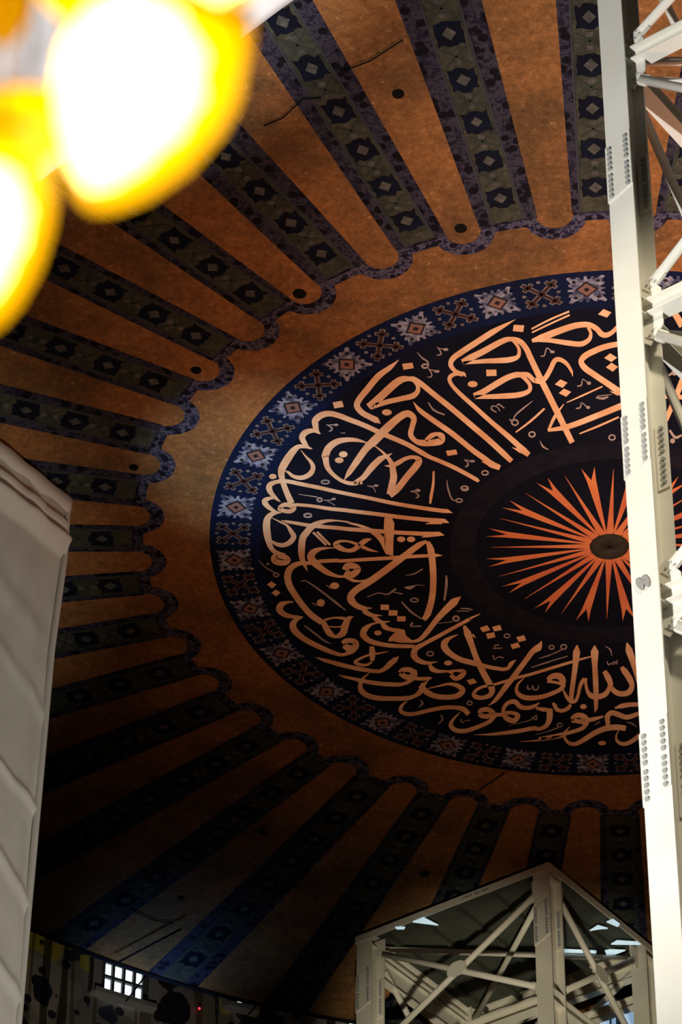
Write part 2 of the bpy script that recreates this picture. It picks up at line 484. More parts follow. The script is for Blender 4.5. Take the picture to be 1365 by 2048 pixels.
rng = random.Random(4)
for k in range(40):
    t1 = TONG[k]
    t0 = TONG[(k + 1) % 40]
    if t0 > t1:
        t0 -= 360
    m = (t0 + t1) / 2
    bm = bmesh.new()
    # scalloped inner end
    n = 44
    inn, out = [], []
    for i in range(n + 1):
        a = t0 + (t1 - t0) * i / n
        d = min(abs(a - t0), abs(t1 - a))
        delta = math.radians(d) * 1.15
        inn.append(pp(scal(delta), a, 1)); out.append(pp(tip_out(delta), a, 1))
    strip(bm, inn, out, 1)
    # long border between two tongues
    le, ri = [], []
    rc = RTIP + thw(1.2)
    for i in range(30):
        r = rc + (RE - 0.012 - rc) * i / 29
        h = thw(max(r, 1.2))
        le.append(pp(r, t0 + math.degrees(h / r), 1)); ri.append(pp(r, t1 - math.degrees(h / r), 1))
    strip(bm, le, ri, 0)
    rib = obj('rib', bm, [BORDER, SCALLOP], canopy)
    # ornament band down the middle
    bm = bmesh.new()
    def bh(r):
        return 0.0335 + 0.004 * (r - 1.2)
    rs = [1.195 + (RE - 0.013 - 1.195) * i / 24 for i in range(25)]
    strip(bm, [local(r, m, -bh(r), 0, 2) for r in rs], [local(r, m, bh(r), 0, 2) for r in rs], 0)
    for s in (-1, 1):
        strip(bm, [local(r, m, s * (bh(r) + 0.001), 0, 3) for r in rs], [local(r, m, s * (bh(r) + 0.0055), 0, 3) for r in rs], 1)
    for i, r in enumerate(SQR):
        hw, hh = 0.031, 0.033 * (1 + (r - 1.27) * 0.35)
        steps = [(-1, -.9), (-.6, -.8), (-.3, -1), (.3, -1), (.6, -.8), (1, -.9), (.92, -.4), (1, 0), (.92, .4), (1, .9), (.6, .8), (.3, 1), (-.3, 1), (-.6, .8), (-1, .9), (-.92, .4), (-1, 0), (-.92, -.4)]
        poly(bm, [local(r, m, x * hw * rng.uniform(0.9, 1.05), y * hh * rng.uniform(0.85, 1.05), 3) for x, y in steps], 2)
        q = rng.uniform(0.42, 0.52)
        poly(bm, [local(r, m, x * hw * q, y * hh * q, 4) for x, y in ((-1, 0), (0, -1), (1, 0), (0, 1))], 3)
        if i + 1 < len(SQR):
            rm = (r + SQR[i + 1]) / 2
            gap = (SQR[i + 1] - r) / 2 - hh
            for s in (-1, 1):
                w = 0.0035
                poly(bm, [local(rm, m, -0.028 - w, -s * gap * 0.8, 3), local(rm, m, -0.028 + w, -s * gap * 0.8, 3),
                          local(rm, m, 0.028 + w, s * gap * 0.8, 3), local(rm, m, 0.028 - w, s * gap * 0.8, 3)], 4)
            poly(bm, [local(rm, m, x * 0.007, gap * 0.6 + y * 0.007, 4) for x, y in ((-1, -1), (1, -1), (1, 1), (-1, 1))], 3)
            poly(bm, [local(rm, m, x * 0.007, -gap * 0.6 + y * 0.007, 4) for x, y in ((-1, -1), (1, -1), (1, 1), (-1, 1))], 3)
    obj('ornament_band', bm, [BAND, BANDLINE, SQUARE, DIAMOND, XMARK], rib)

# dark sockets where cables once passed
for (x, y, w) in ((922, 457, 12), (600, 588, 13), (797, 188, 12), (393, 741, 10), (268, 935, 9), (850, 1748, 10), (525, 1664, 9), (362, 1797, 7)):
    p = on_z(x, y, ZC - 0.014)
    rr = w / F_PX * (p - EYE).length
    bm = bmesh.new()
    ring = [p + V((math.cos(i * math.pi / 8) * rr, math.sin(i * math.pi / 8) * rr, 0)) for i in range(16)]
    plate(bm, ring, V((0, 0, 1)), 0.02)
    obj('socket', bm, BLACK, canopy)

# stitched seams across the canopy cloth
for pts in (((528, 252), (566, 236), (606, 198)), ((606, 198), (642, 196)), ((688, 142), (740, 122), (806, 80)), ((960, 1580), (1010, 1546)), ((262, 1818), (300, 1838), (345, 1848))):
    bm = bmesh.new()
    for (x0, y0), (x1, y1) in zip(pts[:-1], pts[1:]):
        tube(bm, on_z(x0, y0, ZC - 0.03), on_z(x1, y1, ZC - 0.03), 0.012, 6)
    obj('seam', bm, HEM, canopy)

# medallion
bm = bmesh.new()
def annulus(bm, r0, r1, layer, mi, n=180):
    strip(bm, [pp(r0, 360 * i / n, layer) for i in range(n + 1)], [pp(r1, 360 * i / n, layer) for i in range(n + 1)], mi)
annulus(bm, 0.0, 0.335, 1, 0)
annulus(bm, 0.335, 0.40, 1, 2)
annulus(bm, 0.40, 0.875, 1, 0)
annulus(bm, 0.875, 1.0, 1, 1)
medal = obj('medallion', bm, [MEDAL, RIMBLUE, RING], canopy)

# star and cross ornaments round the rim
STARS = [263.0, 250.3, 237.7, 225.3, 213.0, 200.8, 188.4, 175.6, 163.3]
while len(STARS) < 29:
    STARS.append(STARS[-1] - (360 - (263.0 - 163.3)) / 21)
def square_ring(bm, r, a, rot, half, layer, mi):
    pts = []
    for q in range(4):
        t = rot + q * math.pi / 2
        pts.append(local(r, a, half * math.cos(t), half * math.sin(t), layer))
    poly(bm, pts, mi)
for i, a in enumerate(STARS):
    bm = bmesh.new()
    # scalloped eight-lobed star: zigzag outline
    pts = []
    n = 128
    for q in range(n):
        t = 2 * math.pi * q / n
        c4 = abs(math.sin(2 * t))
        rad = 0.0345 + 0.0165 * c4 ** 3 + 0.005 * math.cos(4 * t) ** 4 + 0.0042 * (1 if math.sin(16 * t + 0.8) > 0 else -1)
        pts.append(local(0.942, a, rad * math.cos(t), rad * math.sin(t), 2))
    f = poly(bm, pts, 0)
    bmesh.ops.triangulate(bm, faces=[f])
    square_ring(bm, 0.942, a, 0, 0.027, 3, 1)
    square_ring(bm, 0.942, a, 0, 0.021, 4, 2)
    square_ring(bm, 0.942, a, 0, 0.0075, 5, 1)
    for q in range(4):
        t = q * math.pi / 2 + math.pi / 4
        square_ring(bm, 0.942 + 0.038 * math.sin(t), a + math.degrees(0.038 * math.cos(t) / 0.942), 0, 0.006, 3, 1)
    obj('star_ornament', bm, [STARM, STARIN, STARRED], medal)
    b = STARS[(i + 1) % len(STARS)]
    if b > a:
        b -= 360
    ca = (a + b) / 2
    bm = bmesh.new()
    def bar(ang, l, w, layer, mi, off=0.0, cross=0.0):
        c, s = math.cos(ang), math.sin(ang)
        pts = []
        for u, v in ((-l, -w), (l, -w), (l, w), (-l, w)):
            u2, v2 = u + off, v + cross
            pts.append(local(0.942, ca, u2 * c - v2 * s, u2 * s + v2 * c, layer))
        poly(bm, pts, mi)
    for ang in (math.pi / 4, 3 * math.pi / 4):
        bar(ang, 0.056, 0.0068, 2, 0)
        for s in (-1, 1):
            bar(ang + math.pi / 2, 0.0165, 0.0062, 2, 0, 0, s * 0.038)
    for ang in (math.pi / 4, 3 * math.pi / 4):
        bar(ang, 0.053, 0.0038, 3, 1)
        for s in (-1, 1):
            bar(ang + math.pi / 2, 0.0135, 0.003, 3, 1, 0, s * 0.038)
    for q in range(4):
        t = q * math.pi / 2
        square_ring(bm, 0.942 + 0.04 * math.sin(t), ca + math.degrees(0.04 * math.cos(t) / 0.942), 0.4, 0.006, 2, 0)
    obj('cross_ornament', bm, [CROSSL, CROSSD], medal)

# sunburst round the boss
for k in range(32):
    a = 189.0 + k * 11.25 + 0.4 * math.sin(k * 2.1)
    bm = bmesh.new()
    if k % 2 == 0:
        prof = [(0.03, 0.0016), (0.12, 0.0052), (0.20, 0.0088), (0.262, 0.0115)]
        le = [local(r, a, -w, 0, 3) for r, w in prof]; ri = [local(r, a, w, 0, 3) for r, w in prof]
        strip(bm, le, ri)
        poly(bm, [local(0.262, a, -0.0115, 0, 3), local(0.262, a, 0.0, 0, 3), local(0.285, a, -0.0075, 0, 3), local(0.312, a, -0.0165, 0, 3)])
        poly(bm, [local(0.262, a, 0.0, 0, 3), local(0.262, a, 0.0115, 0, 3), local(0.312, a, 0.0165, 0, 3), local(0.285, a, 0.0075, 0, 3)])
    else:
        prof = [(0.03, 0.0080), (0.06, 0.0088), (0.12, 0.0062), (0.2, 0.0034), (0.298, 0.0003)]
        strip(bm, [local(r, a, -w, 0, 3) for r, w in prof], [local(r, a, w, 0, 3) for r, w in prof])
    obj('sunburst_ray', bm, RAYM, medal)
bm = bmesh.new()
prevr = None
for (r, z) in ((0.049, 0.02), (0.048, 0.05), (0.043, 0.075), (0.03, 0.08), (0.009, 0.07), (0.0085, 0.03)):
    cur = [bm.verts.new(V((CEN.x + R1 * r * math.cos(i * math.pi / 20), CEN.y + R1 * r * math.sin(i * math.pi / 20), ZC - z))) for i in range(40)]
    if prevr:
        for i in range(40):
            j = (i + 1) % 40
            bm.faces.new((prevr[i], prevr[j], cur[j], cur[i]))
    prevr = cur
bm.faces.new(prevr).material_index = 1
obj('boss', bm, [BOSSM, BLACK], medal, True)

# ------------------------------------------------------------------ calligraphy
KEYS = {'A': (500, 660, 280 / 1365), 'B': (700, 660, 280 / 1365), 'C': (880, 600, 200 / 1365), 'D': (1040, 600, 240 / 1365),
        'E': (860, 740, 240 / 1365), 'F': (500, 880, 240 / 1365), 'G': (700, 880, 240 / 1365), 'H': (500, 1040, 240 / 1365),
        'I': (680, 1020, 240 / 1365), 'J': (540, 1180, 240 / 1365), 'K': (700, 1180, 240 / 1365), 'L': (700, 1300, 260 / 1365),
        'M': (860, 1240, 240 / 1365), 'N': (1060, 1270, 240 / 1365), 'P': (865, 500, 500 / 1365), 'Q': (865, 1000, 500 / 1365), 'X': (0, 0, 1.0)}
def parse(s):
    key, out = None, []
    for tkn in s.split():
        if tkn in KEYS:
            key = KEYS[tkn]
        else:
            v = [float(q) for q in tkn.split(',')]
            out.append([key[0] + v[0] * key[2], key[1] + v[1] * key[2]] + [q * key[2] for q in v[2:]])
    return out

STROKES = """E 560,1268,30 530,1245,46 300,1120,48 100,1030,46 0,990,46 B 700,1195,48 560,1115,46 340,1020,48 130,925,48 A 960,870,50 870,835,52 780,815,55 700,830,62 640,880,66 640,930,60 655,985,45 690,1015,5
A 690,1012,5 650,985,30 580,985,50 530,1010,60 510,1050,60 540,1110,45 575,1150,22 610,1158,5
F 710,97,4 650,80,35 560,75,50 500,120,75 440,200,88 390,280,88 360,350,80 365,430,66 390,520,62 430,620,66 475,720,72
F 580,115,6 640,190,22 695,250,40 720,310,52 700,370,60 640,415,55 570,430,50 490,410,40 440,370,30 400,350,10
F 350,705,6 300,665,35 240,600,58 220,550,70 230,510,62 290,480,45 350,470,45 430,470,45 600,505,45 800,545,45 1000,590,42 1200,630,42 G 227,662,42 500,720,44 800,770,44 1050,805,46 1110,810,45 1170,830,4
F 350,830,5 300,820,30 220,770,50 175,720,65 170,690,60 220,665,40 270,660,25
F 330,775,40 380,740,48 450,740,55 500,770,62 470,808,48 400,808,48 340,785,45 330,770,40
F 450,735,30 560,738,36 700,750,36 900,780,42 1100,800,44 G 0,806,44 300,842,45 600,880,46 850,905,46 1000,915,48 1080,922,48 1130,945,4
G 860,955,4 930,945,25 1050,940,35
F 360,830,5 310,825,35 240,850,55 200,900,75 190,970,85 195,1050,85 210,1130,75 230,1200,60 270,1260,50 340,1300,55 400,1315,50
F 250,885,6 350,935,20 420,970,25 470,1040,50 500,1100,60 460,1160,60 390,1195,50 320,1190,45 260,1160,30 230,1130,10
H 290,398,66 355,408,66 420,435,60 440,460,50 405,485,58 335,485,64 280,462,66 278,430,70 300,400,60
F 355,915,5 430,930,32 550,950,38 700,975,42 1000,1000,44 G 0,1015,45 227,1030,46 500,1050,46 800,1065,46 940,1072,55 1020,1070,50 1075,1085,4
G 815,1108,4 880,1095,25 960,1085,30
H 658,582,3 635,535,28 605,470,55 590,400,72 590,300,80 605,200,78 640,150,76 700,80,72 780,35,55 880,10,35 1000,8,16 1120,25,20 G 0,945,22 100,970,28 200,1010,42 300,1070,62 370,1140,70 410,1220,70 440,1290,60
H 720,140,25 870,285,25
H 765,135,25 915,285,25
I 360,330,10 290,350,55 220,405,62 150,455,48 80,460,40 0,430,62 -50,390,55 0,357,30 80,355,22 160,375,28 250,415,42 330,450,34 440,478,3
H 980,320,6 900,318,18 800,330,40 720,370,75 695,420,88 730,480,80 800,540,70 880,595,62 1000,640,30 1080,645,22 I 80,765,35 150,800,35 220,810,22 300,800,25 380,770,45
H 540,490,40 700,488,45 800,470,42 1000,460,42 I 0,580,38 300,562,40 600,545,42 800,530,40 1000,520,36 1100,515,36 1170,518,3
H 1086,570,80 1106,528,72 1180,522,66 1232,558,64 1198,603,72 1140,625,82 1086,592,80
H 720,485,30 600,490,40 520,510,60 455,560,75 430,640,80 450,740,75 520,860,70 600,970,68 700,1080,68 820,1165,65
J 600,350,50 635,420,70 680,490,70 750,530,35 830,490,80 860,400,80 900,325,60 955,302,3
J 680,415,14 760,422,14 840,410,14
J 620,340,25 740,315,20 860,325,35
J 270,135,12 200,140,30 130,170,70 110,220,80 160,275,60 240,300,45 320,305,30 380,305,5
J 380,308,4 300,340,50 265,390,75 270,440,78 330,510,70 430,580,60 560,645,58 700,705,50 800,735,40 860,730,35 930,690,70 980,640,68 985,590,55
J 832,612,62 866,580,56 940,578,56 982,602,60 958,656,68 900,664,80 842,628,62
J 520,765,4 620,798,40 780,842,50 K 0,875,48 150,905,48 330,925,40 400,895,50 460,840,68 520,790,55 560,757,4
J 780,965,4 860,990,28 1000,1020,38 K 100,1025,44 300,1060,48 500,1075,48 600,1070,40 690,1030,45 740,960,60 730,910,55
K 575,945,60 604,910,52 690,910,58 730,950,62 690,996,68 622,980,58 575,945,60
K 720,1005,40 830,1010,42 900,1005,38 938,1000,8
K 895,1025,8 860,1060,30 825,1090,70
K 220,945,8 150,1010,30 120,1080,50 130,1140,65 200,1200,60 330,1230,55 500,1235,50 650,1230,50 740,1205,40 800,1160,60 830,1100,60
K 800,1085,50 850,1140,70 950,1200,60 1100,1220,55 1230,1200,60 1285,1140,65 1220,1085,50 1120,1070,30 1000,1095,16 895,1120,10
L 600,535,8 545,590,35 535,640,40 590,670,42 680,670,40 850,630,42 1000,605,42 1120,605,42 1200,625,55 1250,675,50
M 345,1050,8 265,1135,32 240,1200,52 290,1250,52 400,1262,50 550,1215,48 680,1155,45 745,1090,40
M 567,1064,57 592,1025,50 670,1021,56 725,1067,56 660,1095,54 595,1090,52 567,1064,57
M 730,1080,45 840,1075,42
M 850,1060,45 930,1055,40 1005,1085,50 960,1145,60 880,1120,60 840,1070,50
M 840,1080,40 840,1010,40 890,945,45 970,930,55 1030,985,55 1100,1000,48 1180,985,45 1250,940,10
M 1210,1000,30 1290,1018,46 N 180,848,45 255,870,35
N 235,835,50 230,900,72 222,970,62 185,1035,48 100,1070,42 M 1200,1230,48 1000,1265,46 850,1285,42 700,1300,28 500,1305,3
N 262,775,25 285,800,44 310,845,46 370,862,42 440,830,45 470,790,30
M 390,65,30 430,150,82 480,290,65 530,430,65 590,560,70 660,690,72 710,790,70 690,850,55 600,885,45 520,870,55 500,840,40 540,790,35 620,755,30 730,735,28 850,700,30 1000,655,32 N 0,450,32 200,390,34 400,330,32 550,285,28 700,245,14
M 485,165,30 525,205,4
M 1275,240,10 1240,310,80 1180,350,62 1080,480,58 960,640,62 850,780,60 750,910,45 665,978,3
M 325,165,4 230,205,35 170,260,75 170,310,80 230,380,65 350,450,60 500,490,60 650,530,45 760,550,42 850,560,40 900,540,40 925,500,50 980,455,10
K 1265,75,8 1190,135,90 1080,240,75 980,350,62 880,480,58 800,560,45 720,585,30 640,570,45 590,520,80
I 955,1250,50 1000,1180,75 1050,1000,72 1065,800,72 1055,600,75 1035,450,80 1000,360,45
I 990,355,30 900,400,65 700,550,75 500,700,78 330,820,75 200,900,75 130,970,80 130,1030,80 200,1090,60 300,1120,40
K 20,100,70 60,170,60 140,205,50 255,205,4
K 150,215,40 180,250,60 250,285,45 370,290,4
K 265,295,40 310,340,60 370,365,35 465,355,4
K 360,365,40 400,420,60 470,450,40 540,460,50 620,458,10
K 350,370,10 250,390,25 170,450,70 155,510,75 220,575,60 350,615,50 500,635,46 650,640,44 740,640,36
Q 262,622,4 200,650,14 K 1365,330,38 1200,420,40 1000,530,45 850,610,45 750,670,60 730,740,75 780,800,60 880,830,40 1000,815,5
K 910,850,40 940,900,60 1010,925,40 1110,925,25 1150,935,35
K 1145,935,48 1200,918,26 1300,930,48 1270,980,60 1200,1008,48 1150,965,48
N 540,115,14 535,190,82 520,350,62 500,500,55 480,650,55 470,755,48
N 375,610,10 420,700,40 470,758,40 520,750,40 550,690,35 570,600,40 600,530,45 630,495,40
N 640,490,30 640,560,30 660,640,40 700,690,60 760,705,60 850,680,60 900,620,50 920,560,60 890,480,70 850,410,50
N 930,600,50 980,650,60 1050,670,60 1130,650,65 1165,580,55 1140,500,70 1080,410,70 1045,365,40
N 740,120,14 740,190,90 742,350,60 750,500,62 755,650,60 755,760,50 755,830,40 740,882,4
N 1108,88,14 1130,170,80 1190,340,70 1230,480,60 1260,600,50
N 205,512,50 262,470,62 340,470,74 375,515,76 368,575,62
N 200,525,35 300,540,30 380,560,40
N 385,560,55 370,600,45 300,645,45 150,700,50 M 1130,888,58 1040,865,55 990,810,42 1005,730,25 1080,655,6
N 478,960,56 542,913,56 620,932,65 648,985,65 560,982,48 480,970,52
N 640,975,50 740,955,45 840,925,20
N 740,1025,4 800,985,10
N 650,1000,55 600,1060,45 450,1110,42 300,1145,42 100,1185,36 Q 720,1290,14 600,1310,10 480,1320,2
N 460,1040,6 400,1110,25 400,1170,30 450,1230,40 520,1240,45 620,1190,55 750,1110,60 880,1060,65 1000,1050,66 1095,1062,60
N 880,1060,40 890,1000,50 885,930,60 930,885,55 1010,905,60 1100,935,55 1200,910,50 1290,870,45
N 970,832,16 1050,808,55 1150,792,50 1290,790,45
N 1015,1085,6 985,1150,20 1000,1210,35 1070,1240,45 1160,1210,50 1290,1110,50
B 480,290,3 400,360,45 280,450,62 170,580,62 90,680,60 70,740,60 120,805,55 200,850,55 260,880,60 300,912,3
B 180,748,60 270,680,75 400,560,75 490,490,70 560,475,50 620,490,35 660,540,35 665,590,45 620,640,55 500,670,50 350,705,50 200,755,45
B 560,470,30 620,475,45 690,520,52 800,610,52 1000,770,54 1200,940,55 1365,1080,55 E 850,960,65 932,1038,56
B 620,700,4 680,780,45 800,870,50 1000,1010,52 E 500,920,60 620,1005,62 700,1070,75 800,1112,60
E 590,1040,6 680,1080,30
F 1072,460,3 1130,370,60 1220,240,75 1330,90,80 B 240,1080,85 380,940,80 500,840,70 570,815,65 625,860,55 610,940,52 595,1020,52 640,1080,45 700,1100,60 800,1100,62 890,1080,68 895,1035,62 850,1015,36 800,1030,50 740,1075,30
A 1170,1108,3 1050,1075,35 950,1070,45 850,1090,60 770,1150,70 735,1230,72 F 860,190,75 880,300,60 940,385,45 1050,465,40 1170,495,45 1280,470,60 G 60,490,50 150,430,60 250,310,75 350,215,70 430,180,30 485,148,3
B 245,1130,10 320,1190,20 390,1270,40 420,1330,55 G 490,330,70 500,420,80 480,520,80 455,620,75
G 455,630,70 540,560,75 650,420,75 760,290,80 790,230,70 730,195,40 640,210,45 550,260,55 470,295,40 395,290,3
C 1035,265,3 900,340,45 720,440,80 500,580,80 300,710,80 180,800,75 150,880,65 200,960,55 270,1000,60 330,1010,50 360,1050,8
E 380,60,30 300,45,40 240,70,50 225,110,45 260,180,42 350,275,48 500,410,50 700,590,52 900,760,60 1000,850,62 1060,910,80 1130,965,56
E 940,880,5 1040,930,40
C 310,850,80 420,790,90 600,700,85 780,600,80 900,545,75 980,535,50 1050,610,40 1085,680,45 1070,770,55 980,810,75 850,825,75 600,835,60 320,860,40
C 900,545,50 1000,535,65 1100,570,75 1180,660,75 D 120,650,66 220,860,68 320,1060,70 430,1280,70 P 765,1052,30
C 470,1310,80 600,1250,80 800,1130,85 950,1050,80 1100,1020,75 1180,1090,50 1235,1170,50 1220,1240,60 1100,1290,75 900,1310,75 480,1325,50
C 1080,1010,50 1200,1020,65 1290,1100,60 D 180,915,60 235,925,60 290,890,55 350,790,55 400,690,55 450,675,52 530,720,45 590,810,30 605,870,4
D 140,465,40 250,430,80 400,370,75 600,300,70 720,280,65 800,285,60 880,330,60 930,385,65 980,400,60 1050,370,50 1110,310,45 1150,270,40
D 780,310,35 810,380,35 790,450,50 700,500,60 560,490,60 350,460,50 200,450,50
D 135,330,20 350,220,22 565,130,22
D 140,370,18 350,270,20 570,170,20
D 1180,495,58 1130,500,60 980,530,65 850,580,68 740,640,70 700,700,60 740,770,70 850,850,68 1000,950,68 1130,1040,75 1200,1080,80
D 1030,1040,5 1120,1075,30
P 720,840,4 670,910,18 635,985,14
P 632,985,16 740,965,30 900,905,32 1060,840,34
P 735,833,5 820,795,10 930,745,8
P 805,1003,7 900,965,12 1020,912,10
X 1318,612,9 1345,622,12 1366,652,14
X 1320,792,9 1375,795,9
X 1374,740,12 1350,800,11 1332,842,9
K 250,640,50 258,720,72 255,805,45
K 440,700,6 330,720,20 200,745,25 100,790,30 60,820,36 120,850,36 200,850,28 255,815,20
E 1308,438,24 1150,580,26 980,708,16
G 955,355,22 950,500,30 925,650,36 915,725,20"""
MARKS = """N 110,265,6 250,220,12 380,160,14
N 20,370,10 200,310,14 435,240,10
N 860,125,8 920,170,18 935,240,6
N 880,300,12 900,340,14 930,320,12 950,335,14 962,300,10 985,328,14 1000,285,12
N 1105,990,8 1170,1010,16 1220,1050,4
N 60,1135,4 200,1100,10 320,1055,14
M 1115,740,14 1120,785,18 1155,780,12 1175,745,12 1185,790,18 1225,790,14 1240,745,12
M 720,325,10 830,318,10
M 740,318,12 742,290,14 790,285,12
M 720,400,16 740,450,10 780,420,10 840,430,14
M 1245,438,6 1365,405,10
M 1155,540,12 1365,475,14
M 130,1080,10 145,1120,14 95,1185,4
M 350,1130,20 370,1170,10 400,1150,8 460,1140,12
M 900,1200,3 1050,1165,8 1160,1130,12 1215,1080,14
M 1160,1100,10 1215,1135,14 1215,1085,12
K 590,135,14 700,250,24 820,330,10
I 310,990,10 440,945,14 540,960,16 600,925,22 640,895,20
I 600,930,10 660,945,12 715,955,14
I 750,745,5 850,725,14 945,670,14
I 740,880,16 790,885,42 835,872,28 865,855,8 970,860,5
I 1212,742,16 1215,830,32 1205,930,28 1190,1030,20
K 690,410,20 715,370,26
K 690,410,16 740,415,12 810,410,16
K 1000,380,5 1170,362,9
K 1220,240,10 1365,240,8
K 1260,210,14 1365,212,10
L 740,520,10 765,560,24 720,605,5
L 955,680,8 975,730,20 925,785,4
G 1105,450,5 1120,560,20 1165,675,14 1210,690,10
G 690,583,6 735,578,10 775,572,16
G 690,585,8 750,600,10 785,640,22 750,660,10
G 195,520,6 250,525,8 300,518,14
G 200,522,6 270,545,8 295,595,8
F 555,618,5 680,635,10 770,650,12
F 840,685,10 900,685,10 950,675,14
F 880,690,8 970,745,8
H 95,450,5 170,530,12 290,605,12
H 870,740,8 930,775,24
H 705,940,8 760,970,22
H 585,700,16 630,690,12 800,800,22 980,940,28 1095,1030,8
J 395,405,16 520,500,22 640,590,20 700,612,6
A 745,920,6 800,955,18 795,980,14 770,987,8
A 760,925,6 840,925,14
A 885,1003,4 930,1005,10
B 655,215,5 710,275,14 760,310,16 765,350,20
B 770,375,12 800,430,12 795,455,12 760,460,8
B 780,385,8 850,402,14
B 850,165,6 880,200,12 890,235,14 850,248,10
B 860,175,6 930,190,12
B 1115,1260,6 1155,1300,12 1130,1335,8
B 1120,1265,6 1200,1278,12
B 765,705,10 820,780,18 925,828,14
E 760,482,12 705,445,18 710,412,14 765,420,10 800,465,12
E 760,405,10 785,390,16 850,435,12
E 1172,352,6 1060,440,20 980,510,16 945,575,14
E 905,565,16 945,575,14
E 1255,805,5 1290,870,20 1350,905,12
E 390,1020,6 430,1050,14 435,1090,14 400,1105,8
E 395,1020,6 470,1038,14
D 240,640,12 280,632,14 310,548,14 370,588,12
D 655,980,12 700,970,14 720,902,10 775,940,10
D 640,1235,16 690,1222,16 705,1170,10 765,1215,12
D 870,1110,18 950,1120,30 1010,1100,18
D 880,1095,10 960,1085,12 1050,1075,6
X 1326,748,4 1340,750,4 1352,736,3
X 1340,860,4 1352,875,6 1365,870,4
Q 185,590,5 220,600,6"""
DOTS = """F 262,415,43,30
G 585,1130,48,32
G 698,1130,48,32
A 912,1212,42,30
A 872,1270,42,28
B 362,803,48,30
C 450,1148,68,42
K 320,488,42,28
K 1120,830,46,28
N 612,815,38,28
N 825,1230,45,25
H 965,748,52,38
H 808,942,46,42"""
MDOTS = """G 775,574,32,18
G 300,519,28,14
F 955,670,24,14
H 205,500,18,12
A 842,925,24,12
B 850,403,28,14
B 936,190,26,14
B 1197,1278,25,12
E 480,1038,30,13
D 372,590,28,16
D 790,945,24,20
D 780,1222,22,18
X 1350,746,6,5
X 1346,882,5,5"""
MRINGS = """N 388,135,32,26,16
N 250,140,28,22,14
N 342,1025,26,22,14
M 880,180,32,22,14
M 455,945,28,22,16
I 850,1025,45,20,14
K 915,725,38,24,16
K 1210,325,32,26,22
G 1245,688,36,20,16
G 1310,550,40,26,16
F 860,478,45,20,16
F 660,858,42,20,20
F 795,680,26,20,20
H 300,625,30,18,16
B 735,352,30,18,18
E 970,597,36,30,18
E 1165,732,34,28,18
E 630,1170,36,24,16
E 395,1340,36,18,18
X 1225,875,6,5,3"""
POLYS = """A 808,705 900,690 918,750 825,765
G 395,882 480,885 508,950 502,1080 495,1200 495,1320 420,1300 402,1240 414,1000 388,985
B 510,330 612,318 625,372 525,388
B 938,1178 1038,1165 1052,1212 955,1228
C 1012,338 1156,346 1140,437 998,424
C 635,950 775,950 777,1035 640,1040
D 892,163 955,103 1045,140 995,200
D 962,660 1030,606 1110,655 1045,705
D 982,765 1045,713 1122,760 1060,815
D 400,960 465,903 545,940 490,1000
D 445,1060 505,1008 588,1045 530,1100
K 350,165 448,168 446,228 352,225
K 445,228 545,232 542,292 442,292
K 540,298 636,300 634,358 538,356
K 440,588 450,545 530,468 625,455 640,520 720,582 640,602 550,572
M 570,90 655,58 690,115 605,140
M 710,80 800,55 822,115 735,130
M 640,155 735,140 748,195 660,215
M 985,195 1075,172 1098,230 1015,252
M 918,280 1005,255 1030,308 942,332
M 420,685 500,665 540,712 455,738
H 195,735 245,695 302,735 255,780
H 245,830 295,790 350,825 300,870"""

def smooth_pts(pts, sub=6):
    out = []
    n = len(pts)
    for i in range(n - 1):
        p0 = pts[max(i - 1, 0)]; p1 = pts[i]; p2 = pts[i + 1]; p3 = pts[min(i + 2, n - 1)]
        for s in range(sub):
            t = s / sub
            q = []
            for c in range(3):
                m1 = (p2[c] - p0[c]) * 0.5; m2 = (p3[c] - p1[c]) * 0.5
                if c == 2:
                    q.append(p1[c] + (p2[c] - p1[c]) * t)
                else:
                    # limit overshoot on uneven spacing
                    d12 = math.hypot(p2[0] - p1[0], p2[1] - p1[1])
                    d01 = math.hypot(p1[0] - p0[0], p1[1] - p0[1]) or d12
                    d23 = math.hypot(p3[0] - p2[0], p3[1] - p2[1]) or d12
                    m1 = (p2[c] - p0[c]) * d12 / (d01 + d12) if i > 0 else (p2[c] - p1[c])
                    m2 = (p3[c] - p1[c]) * d12 / (d12 + d23) if i < n - 2 else (p2[c] - p1[c])
                    t2, t3 = t * t, t * t * t
                    q.append((2 * t3 - 3 * t2 + 1) * p1[c] + (t3 - 2 * t2 + t) * m1 + (-2 * t3 + 3 * t2) * p2[c] + (t3 - t2) * m2)
            out.append(q)
    out.append(list(pts[-1]))
    return out

bm = bmesh.new()
LZ = [0]
def zlay():
    LZ[0] = (LZ[0] + 1) % 40
    return ZC - 0.008 - LZ[0] * 0.0002
def ribbon(pts, mi):
    pts = smooth_pts(pts)
    z = zlay()
    L_, R_ = [], []
    n = len(pts)
    for i, (x, y, w) in enumerate(pts):
        a = pts[max(i - 1, 0)]; b = pts[min(i + 1, n - 1)]
        dx, dy = b[0] - a[0], b[1] - a[1]
        d = math.hypot(dx, dy) or 1
        nx, ny = -dy / d, dx / d
        h = max(w, 0.4) / 2
        L_.append(on_z(x + nx * h, y + ny * h, z)); R_.append(on_z(x - nx * h, y - ny * h, z))
    strip(bm, L_, R_, mi)
for mi, txt in ((0, STROKES), (1, MARKS)):
    for ln in txt.strip().split('\n'):
        ribbon(parse(ln), mi)
for mi, txt in ((0, DOTS), (1, MDOTS)):
    for ln in txt.strip().split('\n'):
        k, v = ln.split(); kk = KEYS[k]; x, y, a, b = [float(q) for q in v.split(',')]
        z = zlay()
        poly(bm, [on_z(kk[0] + kk[2] * (x + a * math.cos(t * math.pi / 12)), kk[1] + kk[2] * (y + b * math.sin(t * math.pi / 12)), z) for t in range(24)], mi)
